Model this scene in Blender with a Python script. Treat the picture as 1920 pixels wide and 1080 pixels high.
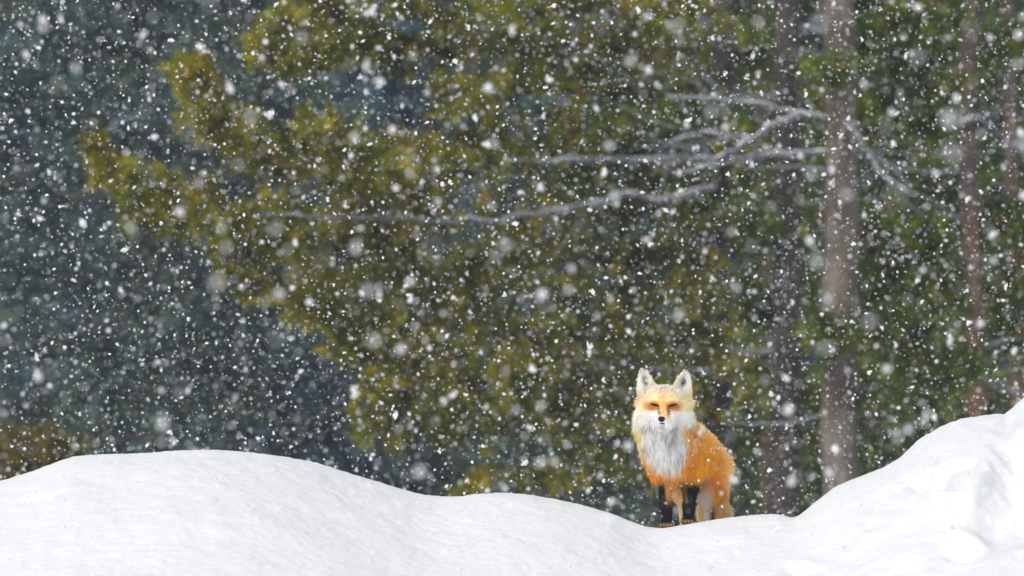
import bpy, math, random
import numpy as np
from mathutils import Vector, noise
from mathutils.bvhtree import BVHTree

rng = np.random.default_rng(11)
random.seed(11)
SC = bpy.context.scene
COL = SC.collection
for ob in list(bpy.data.objects):
    bpy.data.objects.remove(ob)

# ------------------------------------------------------------------ camera, sky, sun, exposure
S = 0.002104                      # metres per photograph pixel in the fox's plane
DIST = 33.6                       # camera to fox
CAM_Z = -0.30
CENTRE_Z = 450 * S                # height of the picture centre in the fox's plane
PITCH = math.atan2(CENTRE_Z - CAM_Z, DIST)

cam_d = bpy.data.cameras.new('camera')
cam = bpy.data.objects.new('camera', cam_d); COL.objects.link(cam)
cam.location = (0, -DIST, CAM_Z)
cam.rotation_euler = (math.pi / 2 + PITCH, 0, 0)
cam_d.sensor_width = 36
cam_d.lens = 36 * (DIST / math.cos(PITCH)) / (1920 * S)
cam_d.clip_start = 0.5; cam_d.clip_end = 2000
cam_d.dof.use_dof = True
cam_d.dof.focus_distance = DIST - 0.12
cam_d.dof.aperture_fstop = 3.4
cam_d.dof.aperture_blades = 0
SC.camera = cam

SUN_EL, SUN_AZ = math.radians(44), math.radians(208)   # azimuth clockwise from +Y: behind the camera, to its left
w = bpy.data.worlds.new('World'); SC.world = w; w.use_nodes = True
nt = w.node_tree; bg = nt.nodes['Background']
sky = nt.nodes.new('ShaderNodeTexSky'); sky.sky_type = 'NISHITA'; sky.sun_disc = False
sky.sun_elevation = SUN_EL; sky.sun_rotation = SUN_AZ
sky.air_density = 1.0; sky.dust_density = 4.0; sky.ozone_density = 1.0
hs = nt.nodes.new('ShaderNodeHueSaturation'); hs.inputs['Saturation'].default_value = 0.5   # cloud cover greys the sky
nt.links.new(sky.outputs[0], hs.inputs['Color']); nt.links.new(hs.outputs[0], bg.inputs[0])
bg.inputs[1].default_value = 0.11
sun_d = bpy.data.lights.new('sun', 'SUN'); sun_d.energy = 1.5; sun_d.angle = math.radians(55); sun_d.color = (1, .97, .92)
sun = bpy.data.objects.new('sun', sun_d); COL.objects.link(sun)
sdir = Vector((math.sin(SUN_AZ) * math.cos(SUN_EL), math.cos(SUN_AZ) * math.cos(SUN_EL), math.sin(SUN_EL)))
sun.rotation_euler = sdir.to_track_quat('Z', 'Y').to_euler()
sun.location = sdir * 60
SC.view_settings.view_transform = 'Standard'; SC.view_settings.look = 'None'
SC.view_settings.gamma = 1.0; SC.view_settings.use_curve_mapping = False
SC.view_settings.exposure = 0.17
SC.cycles.max_bounces = 8; SC.cycles.diffuse_bounces = 6; SC.cycles.transmission_bounces = 8; SC.cycles.volume_bounces = 1; SC.cycles.transparent_max_bounces = 8
SC.cycles.use_adaptive_sampling = False

FWD = Vector((0, math.cos(PITCH), math.sin(PITCH))); UP = Vector((0, -math.sin(PITCH), math.cos(PITCH)))
TANX = 960 * S / (DIST / math.cos(PITCH))

def at(px, py, y):
    """world point seen at photograph pixel (px, py) at world depth y"""
    u = (px - 960) / 960 * TANX; v = (540 - py) / 960 * TANX
    d = FWD + UP * v + Vector((1, 0, 0)) * u
    t = (y + DIST) / d.y
    return Vector((0, -DIST, CAM_Z)) + d * t

# ------------------------------------------------------------------ helpers
def link(name, mesh, mats, parent=None):
    o = bpy.data.objects.new(name, mesh); COL.objects.link(o)
    for m in (mats if isinstance(mats, (list, tuple)) else [mats]):
        mesh.materials.append(m)
    if parent: o.parent = parent
    return o

def tag(o, label=None, cat=None, group=None, kind=None):
    if label: o['label'] = label
    if cat: o['category'] = cat
    if group: o['group'] = group
    if kind: o['kind'] = kind
    return o

def empty(name, loc, label, cat, group=None):
    o = bpy.data.objects.new(name, None); COL.objects.link(o); o.location = loc; o.empty_display_size = .2
    return tag(o, label, cat, group)

def np_mesh(name, V, F, cols=None, smooth=True, normals=None):
    """V (n,3); F (m,3) or (m,4) ints"""
    V = np.asarray(V, np.float32); F = np.asarray(F, np.int32)
    k = F.shape[1]
    me = bpy.data.meshes.new(name)
    me.vertices.add(len(V)); me.vertices.foreach_set('co', V.ravel())
    me.loops.add(F.size); me.loops.foreach_set('vertex_index', F.ravel())
    me.polygons.add(len(F))
    me.polygons.foreach_set('loop_start', np.arange(0, F.size, k, dtype=np.int32))
    me.polygons.foreach_set('loop_total', np.full(len(F), k, np.int32))
    me.update(calc_edges=True)
    me.polygons.foreach_set('use_smooth', np.full(len(F), smooth, bool))
    if cols is not None:
        a = me.color_attributes.new('col', 'FLOAT_COLOR', 'POINT')
        c = np.ones((len(V), 4), np.float32); c[:, :3] = np.clip(cols, 0, 1)
        a.data.foreach_set('color', c.ravel())
    if normals is not None:
        me.normals_split_custom_set_from_vertices(np.asarray(normals, np.float32).tolist())
    return me

def tube_np(pts, radii, n=8, wob=0.0):
    pts = np.asarray(pts, float); m = len(pts)
    T = np.gradient(pts, axis=0); T /= np.linalg.norm(T, axis=1)[:, None] + 1e-9
    ref = np.array([0.13, 1, 0.21]) if abs(T[0][1]) < .8 else np.array([1, .1, .2])
    A = np.cross(T, ref); A /= np.linalg.norm(A, axis=1)[:, None] + 1e-9
    B = np.cross(T, A)
    ang = np.linspace(0, 2 * np.pi, n, endpoint=False)
    R = np.asarray(radii, float)[:, None] * (1 + wob * rng.normal(size=(m, n)))
    V = pts[:, None] + R[..., None] * (A[:, None] * np.cos(ang)[None, :, None] + B[:, None] * np.sin(ang)[None, :, None])
    V = V.reshape(-1, 3)
    F = []
    for i in range(m - 1):
        for j in range(n):
            a = i * n + j; b = i * n + (j + 1) % n
            F.append((a, b, b + n, a + n))
    V = np.vstack([V, pts[:1], pts[-1:]])
    for j in range(n):
        F.append((j, len(V) - 2, len(V) - 2, (j + 1) % n)) if False else None
    F3 = []
    for a, b, c, d in F: F3 += [(a, b, c), (a, c, d)]
    for j in range(n):
        F3.append(((j + 1) % n, j, len(V) - 2))
        F3.append(((m - 1) * n + j, (m - 1) * n + (j + 1) % n, len(V) - 1))
    return V, np.array(F3)

class Bag:
    def __init__(s): s.V = []; s.F = []; s.C = []; s.n = 0
    def add(s, V, F, C=None):
        s.V.append(V); s.F.append(np.asarray(F) + s.n); s.n += len(V)
        if C is not None: s.C.append(C)
    def mesh(s, name, smooth=True):
        return np_mesh(name, np.vstack(s.V), np.vstack(s.F), np.vstack(s.C) if s.C else None, smooth)

def smooth_poly(pts, n):
    """Catmull-Rom through pts -> n points"""
    P = np.array([list(p) for p in pts], float)
    P = np.vstack([2 * P[0] - P[1], P, 2 * P[-1] - P[-2]])
    ts = np.linspace(0, len(P) - 3 - 1e-6, n); out = []
    for t in ts:
        i = int(t); f = t - i; p0, p1, p2, p3 = P[i:i + 4]
        out.append(.5 * ((2 * p1) + (-p0 + p2) * f + (2 * p0 - 5 * p1 + 4 * p2 - p3) * f * f + (-p0 + 3 * p1 - 3 * p2 + p3) * f ** 3))
    return np.array(out)

# ------------------------------------------------------------------ materials
def new_mat(name):
    m = bpy.data.materials.new(name); m.use_nodes = True
    return m, m.node_tree, m.node_tree.nodes['Principled BSDF']

def noise_node(nt, scale, detail=4, rough=.55, coord='Object', dist=0.0, vscale=None):
    tc = nt.nodes.new('ShaderNodeTexCoord'); n = nt.nodes.new('ShaderNodeTexNoise')
    n.inputs['Scale'].default_value = scale; n.inputs['Detail'].default_value = detail
    n.inputs['Roughness'].default_value = rough; n.inputs['Distortion'].default_value = dist
    if vscale:
        mp = nt.nodes.new('ShaderNodeMapping'); mp.inputs['Scale'].default_value = vscale
        nt.links.new(tc.outputs[coord], mp.inputs[0]); nt.links.new(mp.outputs[0], n.inputs['Vector'])
    else:
        nt.links.new(tc.outputs[coord], n.inputs['Vector'])
    return n

def ramp(nt, src, stops):
    r = nt.nodes.new('ShaderNodeValToRGB'); e = r.color_ramp.elements
    e[0].position, e[0].color = stops[0][0], (*stops[0][1], 1)
    e[1].position, e[1].color = stops[-1][0], (*stops[-1][1], 1)
    for p, c in stops[1:-1]:
        k = e.new(p); k.color = (*c, 1)
    nt.links.new(src, r.inputs[0]); return r

def bump(nt, p, src, strength, dist, prev=None):
    b = nt.nodes.new('ShaderNodeBump'); b.inputs['Strength'].default_value = strength; b.inputs['Distance'].default_value = dist
    nt.links.new(src, b.inputs['Height'])
    if prev: nt.links.new(prev.outputs[0], b.inputs['Normal'])
    nt.links.new(b.outputs[0], p.inputs['Normal']); return b

def mat_snow():
    m, nt, p = new_mat('snow')
    p.inputs['Base Color'].default_value = (.75, .768, .79, 1)
    p.inputs['Roughness'].default_value = .85
    p.inputs['Specular IOR Level'].default_value = .25
    p.inputs['Subsurface Weight'].default_value = .0
    n1 = noise_node(nt, 9, 6, .6, vscale=(1, .55, 1)); n2 = noise_node(nt, 160, 3, .6)
    b = bump(nt, p, n1.outputs[0], .22, .03); bump(nt, p, n2.outputs[0], .35, .004, b)
    return m

def mat_attr(name, rough=.7, transl=0.0, spec=.3, gain=1.0):
    m, nt, p = new_mat(name)
    a = nt.nodes.new('ShaderNodeAttribute'); a.attribute_name = 'col'
    nt.links.new(a.outputs['Color'], p.inputs['Base Color'])
    p.inputs['Roughness'].default_value = rough; p.inputs['Specular IOR Level'].default_value = spec
    if transl:
        t = nt.nodes.new('ShaderNodeBsdfTranslucent'); nt.links.new(a.outputs['Color'], t.inputs[0])
        mx = nt.nodes.new('ShaderNodeMixShader'); mx.inputs[0].default_value = transl
        out = nt.nodes['Material Output']
        nt.links.new(p.outputs[0], mx.inputs[1]); nt.links.new(t.outputs[0], mx.inputs[2]); nt.links.new(mx.outputs[0], out.inputs[0])
    return m

def mat_bark(name, dark, mid, light, patch=None):
    m, nt, p = new_mat(name)
    n1 = noise_node(nt, 7, 6, .65, vscale=(1, 1, .35)); n2 = noise_node(nt, 32, 4, .6, vscale=(1, 1, .3))
    r = ramp(nt, n1.outputs[0], [(.3, dark), (.5, mid), (.7, light)])
    col = r.outputs[0]
    if patch:
        n3 = noise_node(nt, 2.2, 3, .5, vscale=(1, 1, .6)); r3 = ramp(nt, n3.outputs[0], [(.48, (0, 0, 0)), (.62, (1, 1, 1))])
        mx = nt.nodes.new('ShaderNodeMixRGB'); nt.links.new(r3.outputs[0], mx.inputs[0]); nt.links.new(col, mx.inputs[1]); mx.inputs[2].default_value = (*patch, 1)
        col = mx.outputs[0]
    nt.links.new(col, p.inputs['Base Color']); p.inputs['Roughness'].default_value = .9; p.inputs['Specular IOR Level'].default_value = .15
    bump(nt, p, n2.outputs[0], .8, .012)
    return m

def mat_plain(name, c, rough=.6, spec=.4, transl=0.0):
    m, nt, p = new_mat(name)
    n = noise_node(nt, 60, 3); r = ramp(nt, n.outputs[0], [(.3, tuple(x * .85 for x in c)), (.7, tuple(min(1, x * 1.1) for x in c))])
    nt.links.new(r.outputs[0], p.inputs['Base Color'])
    p.inputs['Roughness'].default_value = rough; p.inputs['Specular IOR Level'].default_value = spec
    if transl:
        t = nt.nodes.new('ShaderNodeBsdfTranslucent'); t.inputs[0].default_value = (*c, 1)
        mx = nt.nodes.new('ShaderNodeMixShader'); mx.inputs[0].default_value = transl
        nt.links.new(p.outputs[0], mx.inputs[1]); nt.links.new(t.outputs[0], mx.inputs[2]); nt.links.new(mx.outputs[0], nt.nodes['Material Output'].inputs[0])
    return m

M_SNOW = mat_snow()
M_FLAKE = mat_plain('snowflake', (.97, .98, .99), .9, .05, .5)
M_NEEDLE = mat_attr('pine_needles', .7, .45, .08)
M_FUR = mat_attr('fox_fur', .8, .2, .04)
M_SKIN = mat_attr('fox_underfur', .9, 0, .1)
M_BARK_GREY = mat_bark('bark_grey_brown', (.04, .033, .027), (.145, .122, .102), (.26, .225, .195), (.08, .064, .052))
M_BARK_DARK = mat_bark('bark_dark', (.016, .014, .014), (.048, .042, .038), (.095, .08, .07))
M_BARK_ORANGE = mat_bark('bark_orange', (.03, .026, .024), (.075, .062, .055), (.14, .11, .085), (.14, .082, .045))
M_DEAD = mat_bark('dead_wood', (.08, .085, .10), (.17, .18, .20), (.27, .29, .32))
M_BLACK = mat_plain('black_nose_skin', (.006, .006, .007), .5, .3)
M_DARK = mat_plain('dark_lip', (.012, .010, .010), .6, .3)

# ------------------------------------------------------------------ the snow ground
CREST = [(-2600, 985), (-1200, 960), (-500, 1010), (-200, 950), (0, 903), (60, 885), (140, 856), (200, 852), (270, 850), (330, 845), (400, 844), (470, 849), (540, 857), (600, 869), (660, 889),
         (720, 907), (780, 925), (820, 931), (860, 932), (900, 926), (950, 924), (1000, 929), (1050, 938), (1100, 950), (1150, 965), (1190, 982),
         (1215, 991), (1240, 992), (1290, 984), (1330, 977), (1370, 971), (1420, 966), (1455, 965), (1470, 969), (1490, 972), (1505, 962), (1530, 940),
         (1565, 913), (1610, 895), (1660, 875), (1690, 856), (1720, 826), (1760, 801), (1800, 786), (1850, 778), (1885, 774), (1900, 762), (1920, 745),
         (1960, 722), (2050, 700), (2300, 720), (3000, 900), (4600, 985)]
cpx = np.array([c[0] for c in CREST], float); cpz = np.array([(990 - c[1]) * S for c in CREST])
fine = np.arange(-2600, 4600, 4.0)
cz0 = np.interp(fine, cpx, cpz)
def gauss(a, sig):
    k = np.arange(-int(3 * sig) - 1, int(3 * sig) + 2); g = np.exp(-k * k / (2 * sig * sig)); g /= g.sum()
    return np.convolve(np.pad(a, len(k), mode='edge'), g, 'same')[len(k):-len(k)]
LEVELS = [.9, 6.0, 16.0, 50.0]
CZ = [gauss(cz0, l) for l in LEVELS]
def crest_z(x, lev):
    px = 960 + x / S
    lev = np.clip(lev, 0, len(LEVELS) - 1.001); i = lev.astype(int); f = lev - i
    vals = np.stack([np.interp(px, fine, c) for c in CZ])
    idx = np.arange(len(px)) if px.ndim == 1 else None
    return vals[i, idx] * (1 - f) + vals[i + 1, idx] * f

def vnoise(x, y, seed=0):
    """smooth value noise, vectorised"""
    xi = np.floor(x).astype(np.int64); yi = np.floor(y).astype(np.int64); fx = x - xi; fy = y - yi
    fx = fx * fx * fx * (fx * (fx * 6 - 15) + 10); fy = fy * fy * fy * (fy * (fy * 6 - 15) + 10)
    def h(a, b):
        n = (a * 374761393 + b * 668265263 + seed * 974711) & 0x7fffffff
        n = ((n ^ (n >> 13)) * 1274126177) & 0x7fffffff
        return ((n ^ (n >> 16)) & 0xffff) / 65535.0 - .5
    return (h(xi, yi) * (1 - fx) + h(xi + 1, yi) * fx) * (1 - fy) + (h(xi, yi + 1) * (1 - fx) + h(xi + 1, yi + 1) * fx) * fy

def ground_z(x, y):
    x = np.asarray(x, float).ravel(); y = np.asarray(y, float).ravel()
    lev = np.abs(y) * 1.6
    C = crest_z(x, np.minimum(lev, 2.9))
    a = np.where(y < 0, .30, .34)
    b = np.where(y < 0, .35, .30)
    fall = a * (np.sqrt(y * y + b * b) - b)
    z = C - fall
    floor = -1.75 + .12 * vnoise(x * .15, y * .15, 3) + np.where(y > 62, (y - 62) * .34, 0)
    k = .5
    h = np.clip(.5 + .5 * (z - floor) / k, 0, 1)
    z = floor * (1 - h) + z * h + k * h * (1 - h)
    # drifts and small lumps on the bank
    near = np.exp(-(np.clip(np.abs(y) - 2, 0, None) / 4) ** 2)
    z = z + near * (.030 * vnoise(x * 1.7, y * 1.1, 5) * np.clip(np.abs(y) * 4, 0, 1) + .011 * vnoise(x * 6, y * 4, 6) * np.clip(np.abs(y) * 5, .1, 1)
                    + .0060 * vnoise(x * 17, y * 11, 7) * np.clip(np.abs(y) * 5, .25, 1) + .0042 * vnoise(x * 52, y * 38, 8) + .0032 * vnoise(x * 110, y * 80, 9))
    return z

def seg_dist(px, py, pts):
    d = np.full(px.shape, 1e9)
    for (ax, ay), (bx, by) in zip(pts[:-1], pts[1:]):
        ex, ey = bx - ax, by - ay; t = np.clip(((px - ax) * ex + (py - ay) * ey) / (ex * ex + ey * ey), 0, 1)
        d = np.minimum(d, np.hypot(px - ax - t * ex, py - ay - t * ey))
    return d

def bank_relief(x, y, z):
    """lumps, hollow and creases of the right-hand drift: metres of displacement"""
    px = 960 + x / S; py = 990 - (z + (y * -.037)) / S
    d = np.zeros_like(x)
    sm = lambda t: np.clip(t, 0, 1) ** 2 * (3 - 2 * np.clip(t, 0, 1))
    # big block: left edge runs down-left, foot runs up-right
    lx = np.interp(py, [745, 800, 850, 900, 960, 1000, 1015], [1990, 1915, 1855, 1822, 1780, 1745, 1735])
    foot = np.interp(px, [1700, 1740, 1775, 1830, 1880, 1920, 2100], [1020, 1014, 1020, 1000, 988, 976, 940])
    inside = sm((px - lx) / 75 + .35) * sm((foot - py) / 34 + .3) * sm((py - 790) / 90)
    d -= .09 * inside                                                              # scooped-out face under the rim
    d -= .030 * np.exp(-((px - 1878) / 42) ** 2 - ((py - 935) / 45) ** 2)
    d += .050 * np.exp(-((px - 1785) / 30) ** 2 - ((py - 984) / 16) ** 2)           # lump at its mouth
    d -= .065 * np.exp(-((px - 1756) / 22) ** 2 - ((py - 1012) / 7) ** 2)           # dark crescent under the lump
    d += .035 * np.exp(-(seg_dist(px, py, [(1725, 935), (1775, 925), (1822, 868), (1905, 803)]) / 17) ** 2)   # bright rim
    d -= .070 * np.exp(-((px - 1722) / 28) ** 2 - ((py - 900) / 13) ** 2)           # hollow higher up
    d += .035 * np.exp(-((px - 1722) / 34) ** 2 - ((py - 925) / 9) ** 2)
    d -= .040 * np.exp(-(seg_dist(px, py, [(1738, 905), (1760, 872), (1800, 866)]) / 9) ** 2)
    d += .030 * np.exp(-((px - 1775) / 22) ** 2 - ((py - 893) / 20) ** 2)
    d -= .030 * np.exp(-(seg_dist(px, py, [(1850, 838), (1872, 805), (1892, 778)]) / 12) ** 2)
    d -= .035 * np.exp(-((px - 1480) / 22) ** 2 - ((py - 1052) / 7) ** 2)           # small print
    d += .014 * np.exp(-((px - 1495) / 26) ** 2 - ((py - 1040) / 7) ** 2)
    d += .012 * np.exp(-(seg_dist(px, py, [(1575, 1020), (1600, 990), (1650, 975)]) / 7) ** 2)
    lum = sm((px - 1480) / 120) * sm((py - (np.interp(px, cpx, [c[1] for c in CREST]) + 4)) / 30)
    d += lum * .026 * vnoise(px / 62, py / 34, 21) + lum * .013 * vnoise(px / 26, py / 15, 22)
    return d * np.exp(-(np.clip(np.abs(x) - 2.4, 0, None) / .8) ** 2) * (y < .05)

def spread(lo, hi, step, far_lo, far_hi, n):
    mid = np.arange(lo, hi + step, step)
    g = np.geomspace(step * 1.5, 1, n)
    a = lo - np.cumsum(np.geomspace(step * 1.3, (lo - far_lo) / n * 4.5, n)); a = a[a > far_lo]
    b = mid[-1] + np.cumsum(np.geomspace(step * 1.3, (far_hi - hi) / n * 4.5, n)); b = b[b < far_hi]
    return np.concatenate([[far_lo], a[::-1], mid, b, [far_hi]])
gx = spread(-2.35, 2.45, .0095, -260, 260, 60); gy = spread(-2.3, .45, .0115, -90, 420, 60)
X, Y = np.meshgrid(gx, gy); sh = X.shape; X = X.ravel(); Y = Y.ravel()
Z = ground_z(X, Y)
D = bank_relief(X, Y, Z)
gv = np.stack([X, Y - D * .75, Z + D * .66], 1)
nx, ny = len(gx), len(gy)
I = np.arange(nx * ny).reshape(ny, nx)
GF = np.stack([I[:-1, :-1], I[:-1, 1:], I[1:, 1:], I[1:, :-1]], -1).reshape(-1, 4)
tag(link('snow_ground', np_mesh('snow_ground', gv, GF), M_SNOW), kind='structure')

# ------------------------------------------------------------------ trees
def unit(v): return v / (np.linalg.norm(v, axis=-1, keepdims=True) + 1e-9)

def tufts(bag, P, Dn, L, n, width, colours, cone=.75):
    """needle tufts: P (N,3) bases, Dn (N,3) axes, L (N,), n needles each; one slim triangle per needle"""
    N = len(P)
    d = unit(np.repeat(Dn, n, 0) + cone * rng.normal(size=(N * n, 3)))
    l = np.repeat(L, n) * rng.uniform(.7, 1.15, N * n)
    side = unit(np.cross(d, rng.normal(size=(N * n, 3))))
    b = np.repeat(P, n, 0) + .12 * l[:, None] * rng.normal(size=(N * n, 3))
    wv = side * (np.repeat(L, n) * width)[:, None]
    V = np.stack([b - wv, b + wv, b + d * l[:, None]], 1).reshape(-1, 3)
    C = np.repeat(colours, n, 0) * rng.uniform(.8, 1.2, (N * n, 1))
    C = np.repeat(C, 3, 0)
    bag.add(V, np.arange(len(V)).reshape(-1, 3), C)

OLIVE = np.array([[.180, .160, .006], [.125, .135, .008], [.080, .098, .010], [.035, .046, .010], [.26, .20, .008], [.16, .06, .03]])
OLIVE_P = np.array([.25, .33, .21, .10, .08, .03])
GREEN = np.array([[.085, .115, .008], [.060, .092, .012], [.034, .056, .014], [.13, .135, .008], [.15, .05, .025]])
GREEN_P = np.array([.28, .30, .24, .15, .03])
GREY = np.array([[.075, .110, .085], [.052, .085, .082], [.095, .115, .060], [.034, .058, .066]])
GREY_P = np.array([.3, .3, .2, .2])
FARC = np.array([[.050, .098, .122], [.036, .072, .096], [.070, .118, .140], [.19, .24, .25]])  # blue of the distant haze is mixed into these needle colours
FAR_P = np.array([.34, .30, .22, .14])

OLIVE *= 1.8; GREEN *= 1.8; GREY *= np.array([1.45, 1.65, 2.0]); FARC *= np.array([1.5, 1.75, 2.0])  # gains; the extra blue paints haze into the grey and far palettes

def pick(pal, pr, N, tint=None):
    c = pal[rng.choice(len(pal), N, p=pr / pr.sum())] * rng.uniform(.75, 1.25, (N, 1))
    return c if tint is None else c * np.asarray(tint)

def bough(crown, wood, pts, r0, spread_r, n_twigs, pal, pr, tuft_len=.085, per=7, nn=8, tint=None, from_t=.0, wid=.07, droop=0.0):
    """a limb with side twigs carrying needle tufts"""
    n_twigs = int(n_twigs * .78); ax = smooth_poly(pts, 18)
    ax[1:-1] += rng.normal(size=(16, 3)) * .015
    V, F = tube_np(ax, np.linspace(r0, r0 * .25, 18), 6); wood.add(V, F)
    t = rng.uniform(from_t, 1, n_twigs) * 16.99; i = t.astype(int); f = (t - i)[:, None]
    base = ax[i] * (1 - f) + ax[i + 1] * f
    tan = unit(ax[i + 1] - ax[i])
    # twig clumps: several twigs share a direction so that the outline comes out in lobes
    key = (t * 1.7).astype(int) + 31 * rng.integers(0, 2, n_twigs)
    rd = rng.normal(size=(40, 3)) * np.array([1, .8, .9]); rd = unit(rd)[key % 40]
    dirs = unit(tan * .75 + rd * .95 + rng.normal(size=(n_twigs, 3)) * .48 + np.array([0, 0, .22 - droop]))
    Ls = spread_r * rng.uniform(.35, 1.15, n_twigs) * (1.05 - .45 * t / 17)
    for b, d, l in zip(base[::3], dirs[::3], Ls[::3]):
        V, F = tube_np([b, b + d * l * .5, b + d * l + np.array([0, 0, .02])], [r0 * .22 + .002, .003, .002], 3); wood.add(V, F)
    s = np.tile(np.linspace(.42, 1.08, per), n_twigs)[:, None]
    P = np.repeat(base, per, 0) + np.repeat(dirs * Ls[:, None], per, 0) * s + rng.normal(size=(n_twigs * per, 3)) * .022
    TD = unit(np.repeat(dirs, per, 0) + np.array([0, 0, .45]))
    lobe = rng.normal(1, .34, 60)[np.repeat(key, per) % 60].clip(.35, 1.7)[:, None]
    C = pick(pal, pr, len(P), tint) * lobe
    tufts(crown, P, TD, np.full(len(P), tuft_len), nn, wid, C)

def trunk_mesh(px, y, w_px, top=9.0, lean=0.0, bend=.07):
    base = at(px, 960, y); sc = S * (y + DIST) / DIST
    gz = float(ground_z([base.x], [y])[0]) - .08
    n = 90; zs = np.linspace(gz, gz + top, n)
    P = np.stack([base.x + lean * (zs - base.z) + bend * np.array([noise.noise((z * .5, px, 0)) for z in zs]), np.full(n, y) + bend * np.array([noise.noise((z * .5, px, 5)) for z in zs]), zs], 1)
    r = w_px * sc / 2 * (1.06 - .62 * (zs - gz) / top); r[0] *= 1.35; r[1] *= 1.12
    r = r * (1 + .10 * np.array([noise.noise((z * 2.3, px, 9)) for z in zs])); V, F = tube_np(P, r, 18, .06)
    return P, r, V, F, gz

TREES = {}
def pine(name, px, y, w_px, bark, label, top=9.0, lean=0.0, group='pines behind the snow bank'):
    P, r, V, F, gz = trunk_mesh(px, y, w_px, top, lean)
    o = P[0].copy()
    root = empty(name, o, label, 'tree', group)
    link('trunk', np_mesh('trunk', V - o, F), bark, root)
    return dict(root=root, o=o, P=P, r=r, y=y, px=px, bark=bark)

def trunk_at(t, z):
    P = t['P']; return np.array([np.interp(z, P[:, 2], P[:, 0]), np.interp(z, P[:, 2], P[:, 1]), z])

def finish_crown(t, crown, wood=None):
    if wood and wood.V:
        wood.V = [v - t['o'] for v in wood.V]
        tag(link('twigs', wood.mesh('twigs'), t['bark'], t['root']), kind='stuff')
    if crown.V:
        crown.V = [v - t['o'] for v in crown.V]
        tag(link('crown', crown.mesh('crown', False), M_NEEDLE, t['root']), kind='stuff')

def dead_branch(t, pix, r0, r1, y0=None, dy=0.0, snow=1.0, n=22, side=7):
    """snow-topped bare branch through photograph points, starting at the trunk"""
    y0 = t['y'] if y0 is None else y0
    pts = [at(px, py, y0 + dy * k / (len(pix) - 1) + .10 * math.sin(3.1 * k + px)) for k, (px, py) in enumerate(pix)]
    ax = smooth_poly(pts, n); ax[1:] += rng.normal(size=(n - 1, 3)) * .007
    r0, r1 = r0 * .72, r1 * .8; rr = np.linspace(r0, r1, n)
    bb = Bag(); V, F = tube_np(ax, rr, 7, .06); bb.add(V, F)
    for _ in range(side):                                             # fine side twigs
        i = int(rng.integers(3, n - 2)); d = unit(ax[i + 1] - ax[i]) * .8 + rng.normal(size=3) * np.array([.5, .5, .6]); l = rng.uniform(.10, .38)
        p = [ax[i], ax[i] + d * l * .5 + rng.normal(size=3) * .02, ax[i] + d * l + np.array([0, 0, rng.uniform(-.06, .1)])]
        V, F = tube_np(smooth_poly(p, 6), np.linspace(rr[i] * .5, .0025, 6), 5); bb.add(V, F)
    bb.V = [v - t['o'] for v in bb.V]
    b = link('dead_branch', bb.mesh('dead_branch'), M_DEAD, t['root'])
    if snow:
        k = rng.uniform(.25, .75, n); k[0] = .2; k[-1] = .3
        V, F = tube_np(ax + np.stack([0 * rr, 0 * rr, rr * .7], 1), rr * k * 1.0 * snow, 7, .1)
        link('branch_snow', np_mesh('branch_snow', V - t['o'], F), M_SNOW, b)
    return ax

# --- trunks right of the fox
main = pine('pine_tree', 1580, 12.0, 74, M_BARK_GREY, 'thick grey-brown pine with forked snow-dusted dead branches on both sides', 10)
dead_branch(main, [(1560, 222), (1500, 214), (1440, 198), (1340, 184), (1250, 180)], .022, .008)
dead_branch(main, [(1500, 218), (1450, 236), (1400, 264), (1360, 290), (1320, 312), (1282, 322)], .028, .010, dy=-.3)
dead_branch(main, [(1560, 290), (1500, 288), (1430, 292), (1380, 300), (1335, 318)], .024, .010)
dead_branch(main, [(1582, 226), (1610, 262), (1640, 310), (1675, 345), (1700, 362)], .024, .012, dy=-.3)
dead_branch(main, [(1410, 262), (1370, 256), (1310, 250), (1245, 268)], .018, .008)
dead_branch(main, [(1350, 298), (1300, 296), (1250, 296)], .016, .010)

dark = pine('pine_tree', 1350, 15.5, 52, M_BARK_DARK, 'dark slender pine trunk directly behind the fox with long olive boughs', 10, -.004)
brown = pine('pine_tree', 1468, 17.5, 60, M_BARK_DARK, 'blackish pine trunk between the dark slender trunk and the thick one', 10, .018)
dead_branch(brown, [(1480, 655), (1400, 660), (1310, 652), (1200, 648)], .022, .010)
amber = pine('pine_tree', 1436, 20.0, 20, M_BARK_ORANGE, 'thin amber-barked young pine behind the blackish trunk', 9)
edge = pine('pine_tree', 1818, 14.5, 40, M_BARK_ORANGE, 'orange-brown barked pine with an arched dead branch beside the highest drift', 10)
dead_branch(edge, [(1795, 232), (1830, 222), (1865, 240), (1890, 270), (1925, 280)], .022, .012)
dead_branch(edge, [(1822, 712), (1860, 722), (1925, 735)], .018, .012)
outer = pine('pine_tree', 1905, 18.5, 36, M_BARK_ORANGE, 'dim reddish pine trunk past the orange-brown one', 10, -.008)

# short broken stubs up the trunks
for t, m in ((main, 11), (dark, 12), (brown, 12), (edge, 10), (outer, 7)):
    for _ in range(m):
        z = rng.uniform(.0, 3.6); c0 = trunk_at(t, z); a = rng.uniform(0, 6.28); l = rng.uniform(.12, .7)
        d = np.array([math.cos(a), math.sin(a) * .6, rng.uniform(-.35, .25)])
        p = smooth_poly([c0, c0 + d * l * .5, c0 + d * l + np.array([0, 0, rng.uniform(-.12, .08)])], 8)
        V, F = tube_np(p, np.linspace(.014, .004, 8), 5, .08)
        link('stub', np_mesh('stub', V - t['o'], F), M_DEAD, t['root'])

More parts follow.
